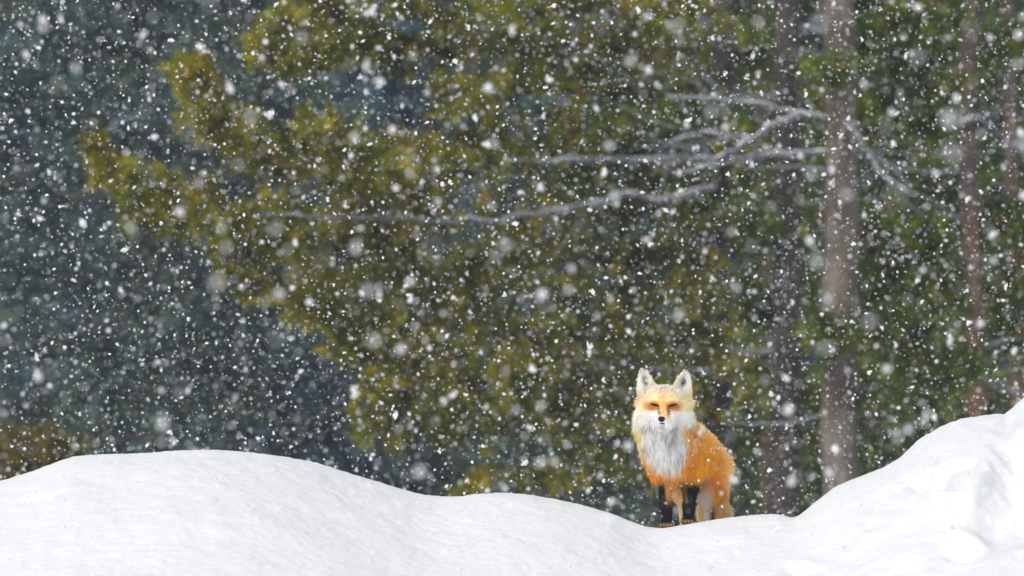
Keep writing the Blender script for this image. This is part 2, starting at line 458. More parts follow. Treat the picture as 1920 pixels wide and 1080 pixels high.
# --- the olive boughs of the dark pine, reaching far to the left
cr, wd = Bag(), Bag()
OL = dict(pal=OLIVE, pr=OLIVE_P)
def ob(pix, spread_px, n_tw, y0, y1, r0=.022, tint=None, **k):
    ys = np.linspace(y0, y1, len(pix))
    sc = S * (y0 + DIST) / DIST
    kw = dict(OL); kw.update(k)
    bough(cr, wd, [at(px, py, y) for (px, py), y in zip(pix, ys)], r0, spread_px * sc, n_tw, tint=tint, **kw)
YEL = (1.25, 1.15, .8)
ob([(1340, 40), (1150, 20), (900, 30), (680, 10), (480, 60)], 85, 230, 15, 12)
ob([(1340, 95), (1100, 90), (850, 95), (650, 90), (500, 110)], 70, 210, 15, 12)
ob([(1340, 190), (1150, 180), (980, 170), (820, 190)], 70, 120, 15.5, 13)
ob([(1340, 290), (1100, 290), (900, 300), (700, 300), (570, 255)], 85, 240, 15.3, 11.5)
ob([(900, 330), (700, 320), (620, 280), (575, 262)], 60, 120, 13, 11.5, tint=YEL)
ob([(800, 370), (600, 330), (470, 290), (400, 220), (345, 135)], 62, 190, 13, 11, tint=YEL)
ob([(500, 300), (440, 260), (390, 180), (375, 130)], 40, 60, 12, 11, tint=YEL)
ob([(1340, 390), (1000, 410), (700, 420), (480, 410), (330, 385), (230, 340), (170, 285)], 62, 300, 15.3, 11, tint=(1.1, 1, 1))
ob([(800, 460), (560, 450), (400, 440), (270, 400), (215, 330)], 55, 150, 13.5, 11)
ob([(1340, 480), (1050, 490), (800, 480), (560, 470), (420, 480)], 70, 260, 15.3, 12)
ob([(1340, 560), (1100, 560), (850, 540), (650, 540), (420, 545)], 66, 260, 15.3, 12)
ob([(1340, 630), (1100, 640), (900, 620), (720, 600), (570, 585)], 72, 260, 15.3, 12)
ob([(1340, 700), (1150, 710), (950, 690), (780, 680), (640, 640)], 70, 220, 15.3, 12)
ob([(1340, 760), (1150, 780), (960, 760), (820, 750), (680, 730)], 62, 170, 15.3, 12)
ob([(1300, 820), (1100, 830), (920, 810), (780, 800), (680, 800)], 46, 110, 15.3, 12)
ob([(1300, 890), (1120, 880), (1000, 900), (870, 910)], 42, 60, 15.3, 13)
ob([(1340, 350), (1180, 340), (1080, 350)], 90, 110, 15.6, 14, pal=GREEN, pr=GREEN_P)
ob([(1340, 230), (1250, 220), (1120, 230)], 80, 90, 15.6, 14, pal=GREEN, pr=GREEN_P)
finish_crown(dark, cr, wd)
# bare lower branches of the olive tree with snow lying on them
dead_branch(dark, [(1340, 350), (1240, 372), (1170, 368), (1050, 392), (940, 410), (800, 414), (640, 408), (480, 402)], .024, .009, y0=14.6, dy=-2.4, n=34, snow=1.0, side=12)
dead_branch(dark, [(1340, 300), (1200, 298), (1050, 300), (940, 302), (860, 300)], .022, .009, y0=14.6, dy=-1.6, snow=1.0)
dead_branch(dark, [(1340, 72), (1220, 68), (1100, 58), (960, 66), (840, 60)], .022, .009, y0=15, dy=-1, snow=.5)
dead_branch(dark, [(1340, 700), (1200, 690), (1060, 670), (940, 690)], .018, .008, y0=15, dy=-1, snow=.6)

# --- darker green boughs of the right-hand trees
def crown_right(t, specs, pal=GREEN, pr=GREEN_P, tint=None):
    c, wdd = Bag(), Bag()
    for pix, sp, n, y0, y1 in specs:
        sc = S * (y0 + DIST) / DIST
        bough(c, wdd, [at(px, py, y) for (px, py), y in zip(pix, np.linspace(y0, y1, len(pix)))], .016, sp * sc, n, pal, pr, tint=tint)
    finish_crown(t, c, wdd)
crown_right(main, [([(1590, 90), (1660, 90), (1730, 130), (1780, 180)], 75, 110, 12.3, 12.8), ([(1590, 40), (1680, 30), (1780, 40)], 70, 90, 12.3, 13),
                   ([(1590, 440), (1670, 430), (1760, 470)], 75, 100, 12.4, 13), ([(1590, 560), (1680, 540), (1780, 560)], 70, 90, 12.4, 13),
                   ([(1590, 640), (1680, 650), (1750, 700), (1800, 690)], 70, 100, 12.3, 12.8), ([(1590, 250), (1680, 220), (1760, 250)], 60, 60, 12.6, 13),
                   ([(1585, 650), (1575, 630), (1548, 615), (1520, 625)], 34, 26, 11.9, 11.5),
                   ([(1580, 150), (1560, 130), (1530, 120)], 34, 24, 11.9, 11.5)])
crown_right(brown, [([(1460, 420), (1400, 430), (1300, 470)], 80, 90, 17.6, 17), ([(1470, 520), (1540, 540), (1600, 560)], 70, 70, 17.8, 18.2),
                    ([(1460, 90), (1390, 100), (1290, 130)], 70, 70, 17.8, 17.5), ([(1470, 610), (1420, 600), (1390, 560)], 60, 60, 17.8, 17.5),
                    ([(1470, 780), (1520, 800), (1560, 850)], 60, 60, 17.8, 17.5), ([(1470, 330), (1420, 340), (1390, 380)], 50, 40, 17.9, 18)])
crown_right(edge, [([(1830, 420), (1870, 430), (1930, 420)], 70, 80, 14.7, 15), ([(1830, 560), (1880, 560), (1930, 580)], 60, 70, 14.7, 15),
                   ([(1810, 300), (1760, 330), (1710, 400)], 65, 70, 14.8, 15), ([(1830, 90), (1880, 80), (1930, 60)], 60, 60, 14.8, 15.2),
                   ([(1830, 650), (1890, 640), (1940, 660)], 60, 60, 14.8, 15.2)])
crown_right(outer, [([(1900, 160), (1840, 150), (1780, 120)], 60, 60, 18.8, 19), ([(1900, 760), (1840, 770), (1760, 760)], 60, 60, 18.8, 19), ([(1910, 330), (1960, 320), (2060, 350)], 80, 70, 18.8, 19)])
crown_right(amber, [([(1430, 300), (1400, 330), (1340, 370)], 60, 50, 20, 19.5), ([(1440, 700), (1400, 720), (1340, 740)], 60, 60, 20, 19.5), ([(1440, 180), (1500, 150), (1560, 170)], 60, 50, 20.1, 20.3)], OLIVE, OLIVE_P)

# --- whole conifers in the middle distance
def conifer(bag, wood, x, y, gz, h, rad, whorls, per, tl, pal, pr, nn=6, wid=.09, from_z=.06, tint=None, gaps=.2, tw=7):
    for k in range(whorls):
        f = from_z + (1 - from_z) * (k + rng.uniform(-.4, .4)) / whorls
        z = gz + h * f; R = rad * (1 - f) ** .75 * rng.uniform(.75, 1.15) + .15
        a0 = rng.uniform(0, 6.28)
        for j in range(per):
            if rng.random() < gaps: continue
            a = a0 + 6.283 * j / per + rng.normal() * .25; r = R * rng.uniform(.7, 1.15)
            d = np.array([math.cos(a), math.sin(a), 0]); b = np.array([x, y, z])
            ts = np.linspace(.18, 1, tw); sag = -.28 * r
            ax = b + ts[:, None] * d * r + np.stack([0 * ts, 0 * ts, sag * ts ** 1.5 + .12 * r * ts ** 4], 1)
            if wood is not None:
                V, F = tube_np(np.vstack([b, ax[::3], ax[-1:]]), np.linspace(.022, .006, len(ax[::3]) + 2), 4); wood.add(V, F)
            side = np.array([-d[1], d[0], 0]); wv = (.42 * r * (1.05 - ts))[:, None]
            m = 3
            P = np.repeat(ax, m, 0) + np.repeat(wv, m, 0) * side * rng.uniform(-1, 1, (tw * m, 1)) + rng.normal(size=(tw * m, 3)) * .05 * r
            TD = unit(np.tile(d, (tw * m, 1)) + rng.normal(size=(tw * m, 3)) * .6 + np.array([0, 0, .15]))
            c = pick(pal, pr, tw * m, tint) * rng.uniform(.7, 1.3)
            tufts(bag, P, TD, np.full(tw * m, tl), nn, wid, c)

MID = [  # px, y, h, rad, palette, tint, label
    (60, 17, 2.7, 1.0, OLIVE, OLIVE_P, (.62, .55, 1.2), 'low brownish-olive pine rising behind the end of the long drift'),
    (-60, 24, 9.0, 1.7, GREY, GREY_P, None, 'tall grey-green conifer farthest along beyond the brownish-olive pine'),
    (215, 27, 8.5, 1.5, GREY, GREY_P, (1.15, 1.1, .95), 'dense grey-green conifer behind the lone bough tip of the olive pine'),
    (420, 31, 9.5, 1.7, GREY, GREY_P, (1.2, 1.15, 1.0), 'haze-tinted bluish conifer behind the yellowest bough of the olive pine'),
    (760, 29, 5.4, 1.5, GREY, GREY_P, (.8, .9, 1.1), 'short dim conifer standing deep behind the olive pine'),
    (1090, 25, 9.0, 1.5, GREY, GREY_P, (1.0, .95, .8), 'muted green conifer deep behind the snowy bare branch'),
    (1640, 24, 9.0, 1.4, GREEN, GREEN_P, (.85, .9, .95), 'darker green conifer behind the thick grey-brown trunk'),
    (2010, 23, 9.0, 1.6, GREEN, GREEN_P, (.85, .9, .95), 'darker conifer behind the reddish trunk above the highest drift'),
    (1270, 29, 9.0, 1.4, GREEN, GREEN_P, (.7, .8, .9), 'dark green conifer far behind the fox'),
]
for px, y, h, rad, pal, pr, tint, label in MID:
    t = pine('conifer', px, y, 34 if h > 5 else 18, M_BARK_DARK, label, h, 0, 'conifers farther back in the forest')
    c, wdd = Bag(), Bag()
    o = t['o']
    conifer(c, wdd, o[0], o[1], o[2], h, rad, int(h * 4.2), 9, .16, pal, pr, 6, .085, .07, tint, .15, 7)
    finish_crown(t, c, wdd)

# --- the far wood, one mass
far = Bag(); ftr = Bag()
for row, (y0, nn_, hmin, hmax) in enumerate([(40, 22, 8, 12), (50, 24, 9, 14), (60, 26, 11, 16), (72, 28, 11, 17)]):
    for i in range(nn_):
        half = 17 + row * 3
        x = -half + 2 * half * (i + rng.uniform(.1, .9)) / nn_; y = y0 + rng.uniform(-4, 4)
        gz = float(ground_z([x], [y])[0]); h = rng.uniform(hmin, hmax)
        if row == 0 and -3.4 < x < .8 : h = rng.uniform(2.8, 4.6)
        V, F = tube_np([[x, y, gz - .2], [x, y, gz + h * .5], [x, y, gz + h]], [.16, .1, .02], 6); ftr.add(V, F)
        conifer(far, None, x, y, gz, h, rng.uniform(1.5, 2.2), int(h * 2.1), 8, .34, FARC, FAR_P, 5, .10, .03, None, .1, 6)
fo = tag(link('far_forest', far.mesh('far_forest', False), M_NEEDLE), 'distant haze-tinted blue-green wood of conifers fading into falling snow', 'forest', kind='stuff')
tag(link('trunks', ftr.mesh('trunks'), M_BARK_DARK, fo), kind='stuff')

# ------------------------------------------------------------------ the fox
FX = (1265 - 960) * S
FOX = empty('fox', (FX, 0, 0), 'fluffy orange fox with white chest and black forelegs standing on the snow crest', 'fox')
def lp(px, py, y): return np.array([(px - 1265) * S, y, (990 - py) * S])
def gh(x, y): return float(ground_z([FX + x], [y])[0])

H = .0042
lo = np.array([-.24, -.34, -.14]); hi = np.array([.33, .72, .68])
dims = np.ceil((hi - lo) / H).astype(int)
FLD = np.full(dims, .2, np.float32)
AX = [lo[i] + H * np.arange(dims[i]) for i in range(3)]
def region(a, b, m):
    s = [slice(max(0, int((a[i] - m - lo[i]) / H)), min(dims[i], int((b[i] + m - lo[i]) / H) + 2)) for i in range(3)]
    g = np.meshgrid(*[AX[i][s[i]] for i in range(3)], indexing='ij')
    return tuple(s), np.stack(g, -1)
def smin(a, b, k):
    h = np.clip(.5 + .5 * (b - a) / k, 0, 1); return b * (1 - h) + a * h - k * h * (1 - h)
def put(s, d, k): FLD[s] = smin(FLD[s], d, k)
def ell(c, r, k=.03):
    c = np.array(c, float); r = np.array(r, float); s, g = region(c - r, c + r, k + .05)
    q = (g - c) / r; k0 = np.linalg.norm(q, axis=-1); k1 = np.linalg.norm(q / r, axis=-1)
    put(s, k0 * (k0 - 1) / (k1 + 1e-6), k)
def cone(a, b, ra, rb, k=.025):
    a = np.array(a, float); b = np.array(b, float); m = max(ra, rb)
    s, g = region(np.minimum(a, b) - m, np.maximum(a, b) + m, k + .05)
    e = b - a; t = np.clip(((g - a) @ e) / (e @ e), 0, 1)
    put(s, np.linalg.norm(g - a - t[..., None] * e, axis=-1) - (ra + (rb - ra) * t), k)

HC = np.array([-.046, -.12, .485])
ell(HC, (.078, .088, .066))
for sg in (-1, 1):
    ell(HC + (sg * .046, .014, -.040), (.050, .058, .050))                     # cheeks
    ell(HC + (sg * .034, -.064, .012), (.022, .016, .012), .02)                # brow
    ell(HC + (sg * .024, -.10, -.050), (.024, .034, .020), .02)                # whisker pads
cone(HC + (-.001, -.05, -.036), HC + (-.009, -.130, -.054), .048, .024, .03)   # muzzle
ell(HC + (-.009, -.115, -.076), (.020, .032, .014), .018)                      # chin
cone((-.040, -.05, .43), (-.005, .07, .33), .084, .098, .05)                   # neck
ell((-.045, -.045, .375), (.096, .070, .098), .05)                              # ruff
ell((-.030, -.01, .300), (.082, .075, .085), .05)                              # chest
ell((.000, .07, .290), (.100, .12, .115), .05)                                 # shoulders
ell((.055, .22, .285), (.098, .17, .105), .06)                                 # ribs
ell((.105, .39, .245), (.084, .12, .112), .06)                                 # rump
cone((.04, .15, .35), (.11, .36, .30), .06, .06, .05)                          # back
gL = gh(-.035, -.03); gR = gh(.05, .03); hL = gh(.045, .40); hR = gh(.150, .44)
cone((-.048, .03, .25), (-.047, .035, .185), .050, .033, .03)
cone((-.047, .035, .185), (-.034, .012, gL + .075), .034, .0215, .02)
cone((-.034, .012, gL + .075), (-.032, -.004, gL + .022), .0215, .0215, .015)
ell((-.036, -.022, gL + .014), (.0225, .034, .016), .012)
cone((.062, .06, .25), (.064, .07, .185), .050, .034, .03)
cone((.064, .07, .185), (.058, .058, gR + .075), .036, .0225, .02)
cone((.058, .058, gR + .075), (.055, .045, gR + .022), .0225, .0220, .015)
ell((.048, .022, gR + .014), (.0225, .036, .016), .012)
cone((.062, .40, .23), (.045, .33, .130), .070, .036, .04)
cone((.048, .33, .130), (.046, .43, hL + .10), .034, .018, .02)
cone((.046, .43, hL + .10), (.046, .41, hL + .015), .017, .016, .012)
ell((.044, .385, hL + .013), (.021, .036, .015), .012)
cone((.150, .42, .24), (.150, .35, .135), .082, .050, .04)
cone((.150, .35, .135), (.152, .46, hR + .10), .044, .022, .02)
cone((.152, .46, hR + .10), (.150, .445, hR + .015), .020, .018, .012)
ell((.148, .42, hR + .013), (.022, .038, .015), .012)
tail = [(.135, .50, .27, .030), (.158, .57, .17, .046), (.170, .60, .07, .048), (.172, .605, -.01, .034), (.172, .60, -.05, .012)]
for a, b in zip(tail[:-1], tail[1:]): cone(a[:3], b[:3], a[3], b[3], .03)
EARS = []
for base, tip, sg in ((lp(1217, 746, -.085), lp(1204, 694, -.078), -1), (lp(1274, 746, -.085), lp(1284, 697, -.078), 1)):
    v = tip - base; HT = np.linalg.norm(v); v /= HT
    wdir = np.array([sg * .22, -1, 0.]); wdir -= v * (wdir @ v); wdir /= np.linalg.norm(wdir)
    u = np.cross(v, wdir)
    EARS.append((base, v, u, wdir, HT))
    s, g = region(np.minimum(base, tip) - .045, np.maximum(base, tip) + .045, .02)
    q = g - base; U = q @ u; Vv = q @ v; W_ = q @ wdir
    tt = np.clip(Vv / HT, -.3, 1)
    Wd = .044 * np.clip(1 - np.abs(np.clip(tt, 0, 1)) ** 1.7, .004, 1) ** .62
    cup = -.020 * (1 - (U / Wd) ** 2).clip(0, 1) * (1 - tt * .6) + .010
    T = .0075
    d = (np.sqrt((U / Wd) ** 2 + ((W_ - cup) / T) ** 2) - 1) * T
    d = np.maximum(d, np.maximum(Vv - HT, -.03 - Vv))
    put(s, d, .012)

def surface_nets(F):
    ins = F < 0; nxx, nyy, nzz = F.shape
    c = [(i, j, k) for i in (0, 1) for j in (0, 1) for k in (0, 1)]
    sl = lambda A, o: A[o[0]:nxx - 1 + o[0], o[1]:nyy - 1 + o[1], o[2]:nzz - 1 + o[2]]
    cnt = sum(sl(ins, o).astype(np.int8) for o in c)
    act = (cnt > 0) & (cnt < 8); ids = np.full(act.shape, -1, np.int64); ids[act] = np.arange(act.sum())
    w3 = np.argwhere(act); acc = np.zeros((len(w3), 3)); num = np.zeros(len(w3))
    for a in range(8):
        for b in range(a + 1, 8):
            ca, cb = np.array(c[a]), np.array(c[b])
            if np.abs(ca - cb).sum() != 1: continue
            fa = F[tuple((w3 + ca).T)]; fb = F[tuple((w3 + cb).T)]; m = (fa < 0) != (fb < 0)
            t = np.where(m, fa / np.where(m, fa - fb, 1), 0)
            acc += m[:, None] * (ca + t[:, None] * (cb - ca)); num += m
    V = w3 + acc / num[:, None]
    faces = []
    for ax in range(3):
        o1 = [0, 0, 0]; o1[ax] = 1
        A = ins[:-1, :-1, :-1]; B = ins[o1[0]:nxx - 1 + o1[0], o1[1]:nyy - 1 + o1[1], o1[2]:nzz - 1 + o1[2]]
        e = np.argwhere(A != B); e = e[(e.min(1) > 0)]
        u_, v_ = (ax + 1) % 3, (ax + 2) % 3; du = np.zeros(3, int); dv = np.zeros(3, int); du[u_] = 1; dv[v_] = 1
        q = np.stack([ids[tuple((e - du - dv).T)], ids[tuple((e - dv).T)], ids[tuple(e.T)], ids[tuple((e - du).T)]], 1)
        flip = ~A[tuple(e.T)]; q[flip] = q[flip][:, ::-1]
        faces.append(q)
    return lo + V * H, np.vstack(faces)
BV, BF = surface_nets(FLD)

def bsum(V, F):  # vertex normals
    fn = np.cross(V[F[:, 2]] - V[F[:, 0]], V[F[:, 3]] - V[F[:, 1]]); n = np.zeros_like(V)
    for k in range(4): np.add.at(n, F[:, k], fn)
    return unit(n), fn

sm01 = lambda a, b, x: (lambda t: t * t * (3 - 2 * t))(np.clip((x - a) / (b - a), 0, 1))
def blob(P, c, r): return np.exp(-(((P - np.asarray(c)) / np.asarray(r)) ** 2).sum(1))
def mixc(C, col, m): return C * (1 - m[:, None]) + np.asarray(col) * m[:, None]
EYES = [lp(1225.5, 761, 0), lp(1259, 762, 0)]
NOSE = lp(1238, 789, -.27)

def coat(P, N):
    """colour of the coat and length of the fur at points of the body"""
    x, y, z = P.T
    ORANGE = np.array([.98, .46, .035]); GOLD = np.array([.98, .66, .22]); CREAM = np.array([.96, .80, .50]); WHITE = np.array([.98, .975, .965])
    RUST = np.array([.66, .27, .03]); BLACK = np.array([.022, .019, .019]); GREYW = np.array([.62, .62, .62]); FAWN = np.array([.95, .76, .42])
    C = np.tile(ORANGE, (len(P), 1)); L = np.full(len(P), .042)
    C = mixc(C, GOLD, sm01(.28, .40, z + .03 * rng.normal(size=len(P))) * .7)                                           # paler along the back
    C = mixc(C, FAWN, sm01(.36, .5, y + x * .5) * .75)                                 # rump and tail
    front = sm01(.10, -.02, y)
    jit = rng.normal(size=len(P)) * .07
    C = mixc(C, [.97, .78, .38], sm01(.05, -.02, x) * sm01(.24, .30, z) * front * .9)
    ch = sm01(1.0, .70, jit + np.sqrt(((x + .040 - .15 * (.33 - z)) / .098) ** 2 + ((z - .345) / .135) ** 2)) * front * sm01(-.15, .25, -N[:, 1])
    C = mixc(C, WHITE * .93, ch)                                                        # chest
    # ---- head
    hd = sm01(.385, .425, z + .12 * (y + .12).clip(-1, .12)) * sm01(-.02, -.055, y)
    hx = x - HC[0]; hz = z - HC[2]
    Ch = np.tile(np.array([.97, .76, .42]), (len(P), 1))
    Ch = mixc(Ch, CREAM, sm01(.03, .06, np.abs(hx)) * .7)
    Ch = mixc(Ch, WHITE, sm01(-.010, -.040, hz + jit * .15) * sm01(.010, .026, np.abs(hx)) * (1 - .75 * sm01(.075, .105, np.abs(hx) + jit * .12)))
    Ch = mixc(Ch, CREAM, (blob(P, HC + (-.042, -.08, .036), (.03, .08, .016)) + blob(P, HC + (.040, -.08, .036), (.03, .08, .016))).clip(0, 1) * .8)
    Ch = mixc(Ch, WHITE, sm01(-.052, -.064, hz) * (1 - .7 * sm01(.075, .105, np.abs(hx) + jit * .12)))
    for i, e in enumerate(EYES):
        sg = -1 if i == 0 else 1
        d2 = np.sqrt(((x - e[0]) / .034) ** 2 + ((z - e[2] + .006) / .021) ** 2)
        Ch = mixc(Ch, RUST * .95, sm01(1.3, .5, d2) * .95)
        tl = np.sqrt(((x - (e[0] - sg * .018) - (e[2] - z).clip(0, .05) * sg * .0) / .010) ** 2 + ((z - e[2] + .022) / .026) ** 2)
        Ch = mixc(Ch, RUST * .55, sm01(1.2, .4, tl) * .9)
    Ch = mixc(Ch, [.88, .56, .22], sm01(.016, .008, np.abs(hx + .007)) * sm01(-.045, -.03, hz) * .75)
    C = C * (1 - hd[:, None]) + Ch * hd[:, None]
    Lh = .018 + .016 * sm01(.05, .10, np.abs(hx)) + .014 * sm01(-.03, -.08, hz)
    muz = sm01(-.155, -.19, y); Lh = Lh * (1 - muz) + .007 * muz
    for e in EYES:
        k = blob(np.stack([x, z], 1), (e[0], e[2]), (.026, .018)); Lh = Lh * (1 - k) + .007 * k
    L = L * (1 - hd) + Lh * hd
    L = L + .012 * ch * (1 - hd)
    # ---- ears
    for base, v, u, wd_, HT in EARS:
        q = P - base; U = q @ u; V_ = q @ v; Wq = q @ wd_
        m = sm01(-.004, .010, V_) * (np.abs(U) < .055) * (V_ < HT + .02) * (np.abs(Wq) < .04)
        inner = sm01(-.1, .3, N @ wd_)
        ce = np.tile(np.array([.90, .80, .58]), (len(P), 1))
        ce = mixc(ce, [.88, .87, .85], inner * sm01(.040, .026, np.abs(U)) * .85)
        ce = mixc(ce, [.02, .02, .022], inner * blob(np.stack([U, V_], 1), (0, HT * .55), (.010, .020)) * 1.0)
        ce = mixc(ce, [.45, .28, .10], sm01(HT - .014, HT - .004, V_) * .6)
        C = C * (1 - m[:, None]) + ce * m[:, None]; L = L * (1 - m) + (.011 + .012 * inner * sm01(.5, .1, V_ / HT)) * m
    # ---- legs
    low = sm01(.235, .175, z) * (y < .2)
    L = L * (1 - low) + (.009 + .012 * sm01(.12, .19, z)) * low
    fl = low * sm01(.205, .165, z)
    cl = np.tile(BLACK, (len(P), 1))
    ll = (x < .012)
    inn = np.where(ll, sm01(.004, .016, x + .045 + .10 * (z - .12)), sm01(-.008, -.018, x - .062)) * sm01(.07, .16, z)
    cl = mixc(cl, [.80, .42, .07], inn * np.where(ll, .95, .3))
    cl = mixc(cl, [.30, .28, .27], np.where(ll, sm01(-.014, -.022, x + .047), 0) * sm01(.06, .13, z) * .8)
    cl = mixc(cl, [.26, .16, .06], sm01(.024, .012, z - np.where(ll, gL, gR)) * sm01(-.012, -.028, y - np.where(ll, .002, .045)))
    C = C * (1 - fl[:, None]) + cl * fl[:, None]
    C = mixc(C, [.85, .46, .08], low * sm01(.235, .20, z) * (1 - fl) * .6)
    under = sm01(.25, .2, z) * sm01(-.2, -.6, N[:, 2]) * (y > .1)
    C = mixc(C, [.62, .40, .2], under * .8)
    hind = sm01(.20, .14, z) * (y > .2) * (y < .53)
    hl = hind * (x < .09); hr = hind * (x >= .09)
    C = mixc(C, [.90, .70, .42], hl * .9)
    C = mixc(C, [.85, .82, .77], hr * sm01(.165, .135, x) * .95); C = mixc(C, [.80, .42, .07], hr * sm01(.15, .175, x) * .8)
    C = mixc(C, BLACK * 3, hr * blob(P, (.158, .42, .05), (.012, .12, .04)) * .9)
    lowh = sm01(.16, .09, z) * (y > .2) * (y < .53); L = L * (1 - lowh) + .010 * lowh
    tl_ = (y > .53); C = mixc(C, FAWN * .95, tl_ * .9); L = np.where(tl_, .05, L)
    return C, L

def flow(P, N):
    """lie of the fur"""
    x, y, z = P.T
    f = np.tile(np.array([.15, .75, -.55]), (len(P), 1))
    fr = sm01(.10, -.03, y)[:, None]; f = f * (1 - fr) + np.array([0, .1, -1.0]) * fr
    hd = (sm01(.40, .43, z) * sm01(-.02, -.06, y))[:, None]
    away = unit(P - (HC + (-.008, -.14, -.03))); f = f * (1 - hd) + (away + np.array([0, .15, -.15])) * hd
    lg = (sm01(.22, .15, z))[:, None]; f = f * (1 - lg) + np.array([0, .1, -1.0]) * lg
    for base, v, u, wd_, HT in EARS:
        q = P - base; m = (((q @ v) > .0) & (np.abs(q @ u) < .055) & (np.abs(q @ wd_) < .04))[:, None]
        f = np.where(m, v, f)
    f -= N * (f * N).sum(1, keepdims=True)
    return unit(f)

BN, FN = bsum(BV, BF)
BC, BL = coat(BV, BN)
body = link('body', np_mesh('body', BV, BF, BC ** 1.25), M_SKIN, FOX)
bvh = BVHTree.FromPolygons(BV.tolist(), BF.tolist())

# fur: slim two-segment blades, lit with the normal of the skin they grow from
area = np.linalg.norm(FN, axis=1) / 2; cen = BV[BF].mean(1)
wt = area * (1 + 2.2 * sm01(.40, .43, cen[:, 2]) * sm01(0, -.05, cen[:, 1])) * (1 + .9 * sm01(.2, .12, cen[:, 2])) * (1 - .45 * (cen[:, 1] > .25))
NH = 80000
fi = rng.choice(len(BF), NH, p=wt / wt.sum())
bw = rng.dirichlet((1, 1, 1, 1), NH)
HP = (BV[BF[fi]] * bw[..., None]).sum(1); HN = unit((BN[BF[fi]] * bw[..., None]).sum(1))
keep = np.ones(NH, bool)
for i, e in enumerate(EYES):
    sg = -1 if i == 0 else 1
    dx = HP[:, 0] - e[0]; dz = HP[:, 2] - e[2] - sg * .20 * dx
    keep &= ~((HP[:, 1] < -.1) & ((dx / .0200) ** 2 + (dz / .0100) ** 2 < 1))
keep &= ~((HP[:, 1] < -.235) & (((HP[:, 0] - NOSE[0]) / .0165) ** 2 + ((HP[:, 2] - NOSE[2]) / .014) ** 2 < 1))
keep &= ~((HP[:, 1] < -.2) & (np.abs(HP[:, 0] - NOSE[0]) < .011) & (np.abs(HP[:, 2] - NOSE[2] + .017) < .0035))
HP, HN = HP[keep], HN[keep]; NH = len(HP)
HCOL, HL = coat(HP, HN)
fl = flow(HP, HN)
clump = unit(np.stack([vnoise(HP[:, 0] * 45 + 7, HP[:, 2] * 45 + HP[:, 1] * 30, 31), vnoise(HP[:, 0] * 45, HP[:, 2] * 45 + HP[:, 1] * 30 + 9, 32), vnoise(HP[:, 1] * 45, HP[:, 2] * 45, 33)], 1))
lift = rng.uniform(.12, .5, (NH, 1))
d1 = unit(HN * (lift + .18) + fl * .7 + clump * .22 + rng.normal(size=(NH, 3)) * .16)
d2 = unit(HN * lift * .55 + fl * 1.0 + clump * .32 + rng.normal(size=(NH, 3)) * .22 + np.array([0, 0, -.12]))
LL = (HL * rng.uniform(.65, 1.15, NH))[:, None]
side = unit(np.cross(d1, HN + rng.normal(size=(NH, 3)) * .35)); wv = side * (.0007 + .011 * LL).clip(.0005, .0012)
p0 = HP - HN * .001; p1 = p0 + d1 * LL * .5; p2 = p1 + d2 * LL * .5
V = np.stack([p0 - wv, p0 + wv, p1 - wv * .8, p1 + wv * .8, p2], 1).reshape(-1, 3)
b = np.arange(NH)[:, None] * 5
F = np.concatenate([b + [0, 1, 3], b + [0, 3, 2], b + [2, 3, 4]], 1).reshape(-1, 3)
chest = ((HP[:, 1] < .1) & (HCOL.min(1) > .5) & (HP[:, 2] < .41) & (HP[:, 2] > .2))
vary = rng.uniform(.94, 1.12, (NH, 1)) * (1 + .20 * vnoise(HP[:, 0] * 70, HP[:, 2] * 22 + HP[:, 1] * 22, 41)[:, None])
streak = vnoise(HP[:, 0] * 150, HP[:, 2] * 22, 42)
vary[chest] *= np.where(streak[chest] < -.13, rng.uniform(.55, .85, chest.sum()), 1.0)[:, None]
root_c = (HCOL * vary * .97).clip(0, .985); tip_c = (HCOL * vary * 1.05).clip(0, .985)
CC = np.stack([root_c, root_c, root_c * .5 + tip_c * .5, root_c * .5 + tip_c * .5, tip_c], 1).reshape(-1, 3)
nv = unit(HN + .35 * unit(d2)); NV = np.repeat(nv, 5, 0)
tag(link('fur', np_mesh('fur', V, F, CC, False), M_FUR, FOX), kind='stuff')

def on_front(x, z, y0=-.6):
    h = bvh.ray_cast(Vector((x, y0, z)), Vector((0, 1, 0)))
    return h[0], h[1]

# eyes: squinting slits
for i, e in enumerate(EYES):
    sg = -1 if i == 0 else 1
    n = 16; vs = []; top = []; bot = []
    for k in range(n + 1):
        s = -1 + 2 * k / n
        xx = s * .0190; hgt = .0054 * (1 - s * s) ** .8
        for lst, q in ((top, hgt * .75), (bot, -hgt)):
            px_ = e[0] + xx; pz = e[2] + q + sg * xx * .22 - .0022 * (1 - s * s) * 0
            h, nn_ = on_front(px_, pz); lst.append((h.x, h.y - .0045 - .002 * (1 - abs(s)), h.z))
    back = [(a[0], a[1] + .009, a[2]) for a in top] + [(a[0], a[1] + .009, a[2]) for a in bot]
    m = n + 1
    VV = np.array(top + bot + back); FF = []
    for k in range(n):
        FF += [(k, m + k, m + k + 1), (k, m + k + 1, k + 1), (2 * m + k, 2 * m + k + 1, k + 1), (2 * m + k, k + 1, k), (m + k, 3 * m + k, 3 * m + k + 1), (m + k, 3 * m + k + 1, m + k + 1)]
    tag(link('eye', np_mesh('eye', VV, FF), M_BLACK, FOX), 'black squinting eye slit')

